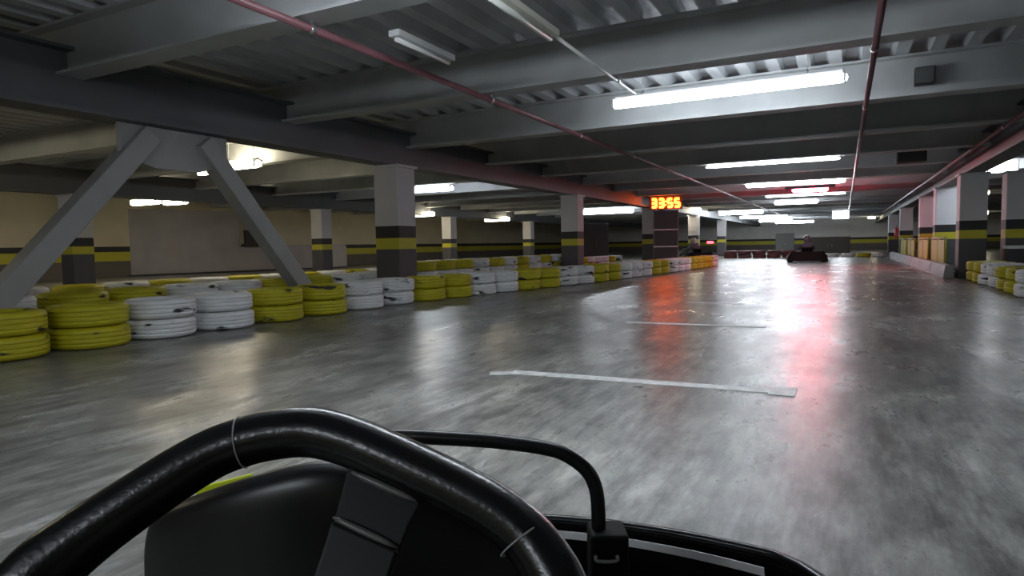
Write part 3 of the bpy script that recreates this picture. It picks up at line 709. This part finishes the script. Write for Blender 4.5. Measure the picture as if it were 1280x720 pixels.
# ------------------------------------------------------------------ the kart the camera rides in (local frame: x right, y ahead)
KA = YAW
RZI = Matrix.Rotation(-KA, 3, 'Z')
def k_ray(px, py): return RZI @ (RCAM @ cam_ray(px, py))
def k_y(px, py, y):
    d = k_ray(px, py); return EYE + d * (y / d.y)
own = empty('go_kart', (0, 0, 0), KA, 'black go-kart carrying the camera, its steering wheel across the bottom of the view', 'go-kart')
XC = -0.11
# steering wheel
th = math.radians(56)
wc = k_y(372, 900, 0.375); wn = Vector((0, -math.sin(th), math.cos(th))); wu = Vector((0, math.cos(th), math.sin(th)))
def k_plane(px, py):
    d = k_ray(px, py); return EYE + d * ((wc - EYE).dot(wn) / d.dot(wn))
mid_px = [(8, 830), (18, 768), (50, 718), (105, 672), (165, 630), (222, 592), (266, 567), (305, 552), (345, 543), (388, 540), (430, 549), (480, 569), (530, 592), (575, 614), (616, 637), (654, 667), (681, 702), (699, 740), (710, 800), (692, 900), (640, 1050), (530, 1170), (372, 1215), (215, 1170), (95, 1060), (28, 940)]
wide = [1.25, 1.3, 1.28, 1.16, 1.08, 1.03] + [1.0] * 10 + [1.05, 1.1, 1.15, 1.1] + [1.0] * 4 + [1.05, 1.15]
pts3 = catmull([k_plane(*p) for p in mid_px], 6, True)
rw = catmull([Vector((w_, 0, 0)) for w_ in wide], 6, True)
bm = BM(); tube(bm, pts3, [0.0186 * r.x for r in rw], 20, True)
sw = build('steering_wheel', bm, M['rim'], own)
def ring_at(px, py, nxt):
    p = k_plane(px, py); t = (k_plane(*nxt) - p).normalized()
    a = wn; b_ = t.cross(a)
    return [p + (a * math.cos(2 * PI * k / 20) + b_ * math.sin(2 * PI * k / 20)) * 0.0190 for k in range(20)]
for q, nx in (((303, 552.5), (345, 543)), ((655, 674), (680, 712))):
    bm = BM(); tube(bm, ring_at(*q, nx), 0.0007, 6, True); build('stitched_seam', bm, M['stitch'], sw)
def wplate(pxs, z0, z1):
    bm = BM(); prism(bm, [k_plane(*p) + wn * z0 for p in pxs], wn * (z1 - z0)); return bm
build('spoke', wplate([(436, 580), (534, 614), (512, 655), (478, 745), (455, 850), (330, 850), (378, 770), (398, 712), (416, 655)], -0.006, 0.0), M['spoke'], sw, bevel=0.0015)
build('spoke_ridge', wplate([(417, 653), (500, 690), (470, 780), (455, 850), (330, 850), (378, 770), (398, 712)], 0.001, 0.007), M['spoke'], sw, bevel=0.0025)
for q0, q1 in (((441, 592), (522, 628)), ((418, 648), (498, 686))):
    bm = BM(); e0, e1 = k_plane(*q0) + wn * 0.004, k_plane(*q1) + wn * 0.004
    tube(bm, [e0.lerp(e1, t / 6) for t in range(7)], [0.0008, 0.0022, 0.0026, 0.0026, 0.0026, 0.0022, 0.0008], 10); build('spoke_edge_glint', bm, M['edge_glint'], sw)  # beads carry the painted highlight along the spoke edges
for s in (-1, 1):
    build('spoke', wplate([(372 + s * 50, 930), (372 + s * 60, 870), (372 + s * 320, 1000), (372 + s * 290, 1060)], -0.006, 0.0), M['spoke'], sw, bevel=0.0015)
bm = BM(); lathe(bm, [(0, -0.02), (0.045, -0.02), (0.05, -0.012), (0.05, 0.012), (0.04, 0.02), (0, 0.02)], 24, closed=False)
q = wn.to_track_quat('Z', 'Y').to_matrix().to_4x4(); q.translation = wc; bmesh.ops.transform(bm, matrix=q, verts=bm.verts)
build('hub', bm, M['black_plastic'], sw)
bm = BM(); tube(bm, [wc - wn * 0.01, wc - wn * 0.12, Vector((wc.x, 0.78, 0.14))], 0.012, 10); build('steering_column', bm, M['black_metal'], own)
# steering fairing: tall rounded shield behind the wheel
YP = 0.60
def fbend(px): return 0.07 * (abs(px - 401) / 211) ** 2.2
def ptop(px): return k_y(px, {190: 652, 192: 643, 199: 637, 215: 630, 250: 617, 290: 603, 330: 592, 370: 582, 405: 577}[px], YP + fbend(px))
left = [ptop(p) for p in (190, 192, 199, 215, 250, 290, 330, 370, 405)]
cx = left[-1].x; half = cx - left[0].x
cols = [(p.x, p.z) for p in left] + [(cx + (cx - p.x) * 0.955, p.z) for p in reversed(left[:-1])]
bm = BM(); grid = []
for x, zt in cols:
    u = (x - cx) / half
    off = 0.07 * abs(u) ** 2.2
    zs = [0.16, 0.25, 0.35, zt - 0.05, zt - 0.018, zt - 0.004, zt]
    yo = [0.02, 0.01, 0.0, 0.0, 0.003, 0.011, 0.026]
    grid.append([bm.verts.new((x, YP + off + yo[i] - (0.02 if i < 5 else 0.02), z)) for i, z in enumerate(zs)])
for i in range(len(grid) - 1):
    for j in range(len(grid[0]) - 1): bm.faces.new((grid[i][j], grid[i + 1][j], grid[i + 1][j + 1], grid[i][j + 1]))
o = build('steering_fairing', bm, M['black_plastic'], own, smooth=True)
md = o.modifiers.new('Subdivision', 'SUBSURF'); md.levels = 1; md.render_levels = 2
md = o.modifiers.new('Solidify', 'SOLIDIFY'); md.thickness = 0.02; md.offset = -1
bm = BM()
a, b_ = k_y(244, 611, 0.70), k_y(314, 593, 0.70)
prism(bm, [a + Vector((0, 0, -0.10)), b_ + Vector((0, 0, -0.115)), b_, a], (0, 0.006, 0)); build('number_plate', bm, M['bright_yellow'], o, bevel=0.001)
bm = BM(); tube(bm, [Vector((cx - 0.12, 0.66, 0.50)), Vector((cx - 0.12, 0.702, 0.50))], 0.008, 8); tube(bm, [Vector((cx - 0.09, 0.66, 0.48)), Vector((cx - 0.09, 0.702, 0.48))], 0.008, 8); build('plate_bracket', bm, M['black_metal'], o)
# front hoop bar
rp = [(748, 700), (748, 672), (748, 640), (745, 612), (735, 590), (715, 573), (690, 562), (640, 554), (580, 549), (480, 545.5)]
R3 = [k_y(px, py, 0.98) for px, py in rp]; xm = R3[-1].x
hoop = R3 + [Vector((2 * xm - p.x, p.y, p.z)) for p in reversed(R3[:-1])]
bm = BM(); tube(bm, catmull(hoop, 6), 0.0112, 14); hp = build('front_hoop', bm, M['black_metal'], own)
for s in (-1, 1):
    xx = xm + s * (R3[0].x - xm)
    bm = BM(); box(bm, (xx + 0.014, 0.978, 0.285), (0.058, 0.06, 0.15)); bk = build('hoop_bracket', bm, M['matt_black'], hp, bevel=0.006)
    bm = BM(); tube(bm, catmull([(xx - 0.008, 0.948, 0.330), (xx - 0.006, 0.943, 0.324), (xx + 0.022, 0.943, 0.324), (xx + 0.024, 0.948, 0.330)], 4), 0.003, 6); build('clip', bm, M['steel'], bk)
# nose: curved lip, outer skin, grey strip on its inside
XN = -0.06
def nose_y(u): return 1.25 - 0.19 * u * u - 2.0 * max(0, abs(u) - 0.98) ** 1.15
us = [-1.15 + 2.30 * i / 46 for i in range(47)]
lip = [Vector((XN + 0.53 * u, nose_y(u), 0.262)) for u in us]
bm = BM(); tube(bm, lip, 0.009, 12); ns = build('nose_lip', bm, M['black_gloss'], own)
bm = BM(); rows = []
for u, p in zip(us, lip):
    rows.append([bm.verts.new((p.x * 1.0 + dx * u, p.y + dy, z)) for dx, dy, z in ((0, 0, 0.262), (0.012, 0.025, 0.235), (0.03, 0.05, 0.17), (0.03, 0.03, 0.08), (0.02, 0, 0.05))])
for i in range(len(rows) - 1):
    for j in range(4): bm.faces.new((rows[i][j], rows[i + 1][j], rows[i + 1][j + 1], rows[i][j + 1]))
o = build('nose_cone', bm, M['black_gloss'], own, smooth=True); md = o.modifiers.new('Solidify', 'SOLIDIFY'); md.thickness = 0.008
bm = BM(); st = [Vector((XN + 0.505 * u, nose_y(u) - 0.016, 0.2475)) for u in us if -0.97 < u < 0.97]
A = [bm.verts.new(p) for p in st]; B = [bm.verts.new(p + Vector((0, -0.004, -0.013))) for p in st]
for i in range(len(st) - 1): bm.faces.new((A[i], A[i + 1], B[i + 1], B[i]))
o = build('trim_strip', bm, M['grey_metal'], ns); md = o.modifiers.new('Solidify', 'SOLIDIFY'); md.thickness = 0.004
bm = BM()                                            # inner tray between lip and floor pan
tp = [Vector((XN + 0.515 * u, nose_y(u) - 0.02, 0.15)) for u in us if abs(u) < 1.0]
prism(bm, tp + [Vector((tp[-1].x, 0.62, 0.10)), Vector((tp[0].x, 0.62, 0.10))], (0, 0, -0.012)); build('nose_tray', bm, M['black_plastic'], own)
bm = BM(); box(bm, (XC, 0.28, 0.05), (0.66, 1.5, 0.02)); build('floor_pan', bm, M['black_metal'], own)
for s in (-1, 1):
    kart_wheel(own, XC + s * 0.60, 0.70, 0.125, 0.13); kart_wheel(own, XC + s * 0.62, -0.42, 0.14, 0.2)
bm = BM(); tube(bm, [(XC - 0.56, 0.70, 0.125), (XC + 0.56, 0.70, 0.125)], 0.012, 8); build('front_axle', bm, M['steel'], own)
bm = BM(); tube(bm, [(XC - 0.56, -0.42, 0.14), (XC + 0.56, -0.42, 0.14)], 0.016, 8); build('rear_axle', bm, M['steel'], own)
# small green reservoir with white caps
g0 = k_y(622, 712, 0.80)
bm = BM(); box(bm, (g0.x + 0.004, 0.80, g0.z - 0.04), (0.016, 0.03, 0.14)); rv = build('reservoir', bm, M['green'], own, bevel=0.003)
bm = BM(); box(bm, (g0.x - 0.007, 0.79, g0.z + 0.014), (0.012, 0.02, 0.008)); box(bm, (g0.x + 0.004, 0.79, g0.z + 0.031), (0.012, 0.022, 0.008)); box(bm, (g0.x - 0.005, 0.788, g0.z - 0.02), (0.006, 0.01, 0.05)); build('cap', bm, M['white_plastic'], rv)

# ------------------------------------------------------------------ world and view
w = bpy.data.worlds.new('World'); SC.world = w; w.use_nodes = True
w.node_tree.nodes['Background'].inputs['Color'].default_value = (0.02, 0.02, 0.022, 1)
w.node_tree.nodes['Background'].inputs['Strength'].default_value = 0.3
SC.view_settings.view_transform = 'Standard'
SC.view_settings.look = 'None'
SC.view_settings.exposure = 1.5
SC.view_settings.gamma = 1.0
SC.view_settings.use_curve_mapping = False
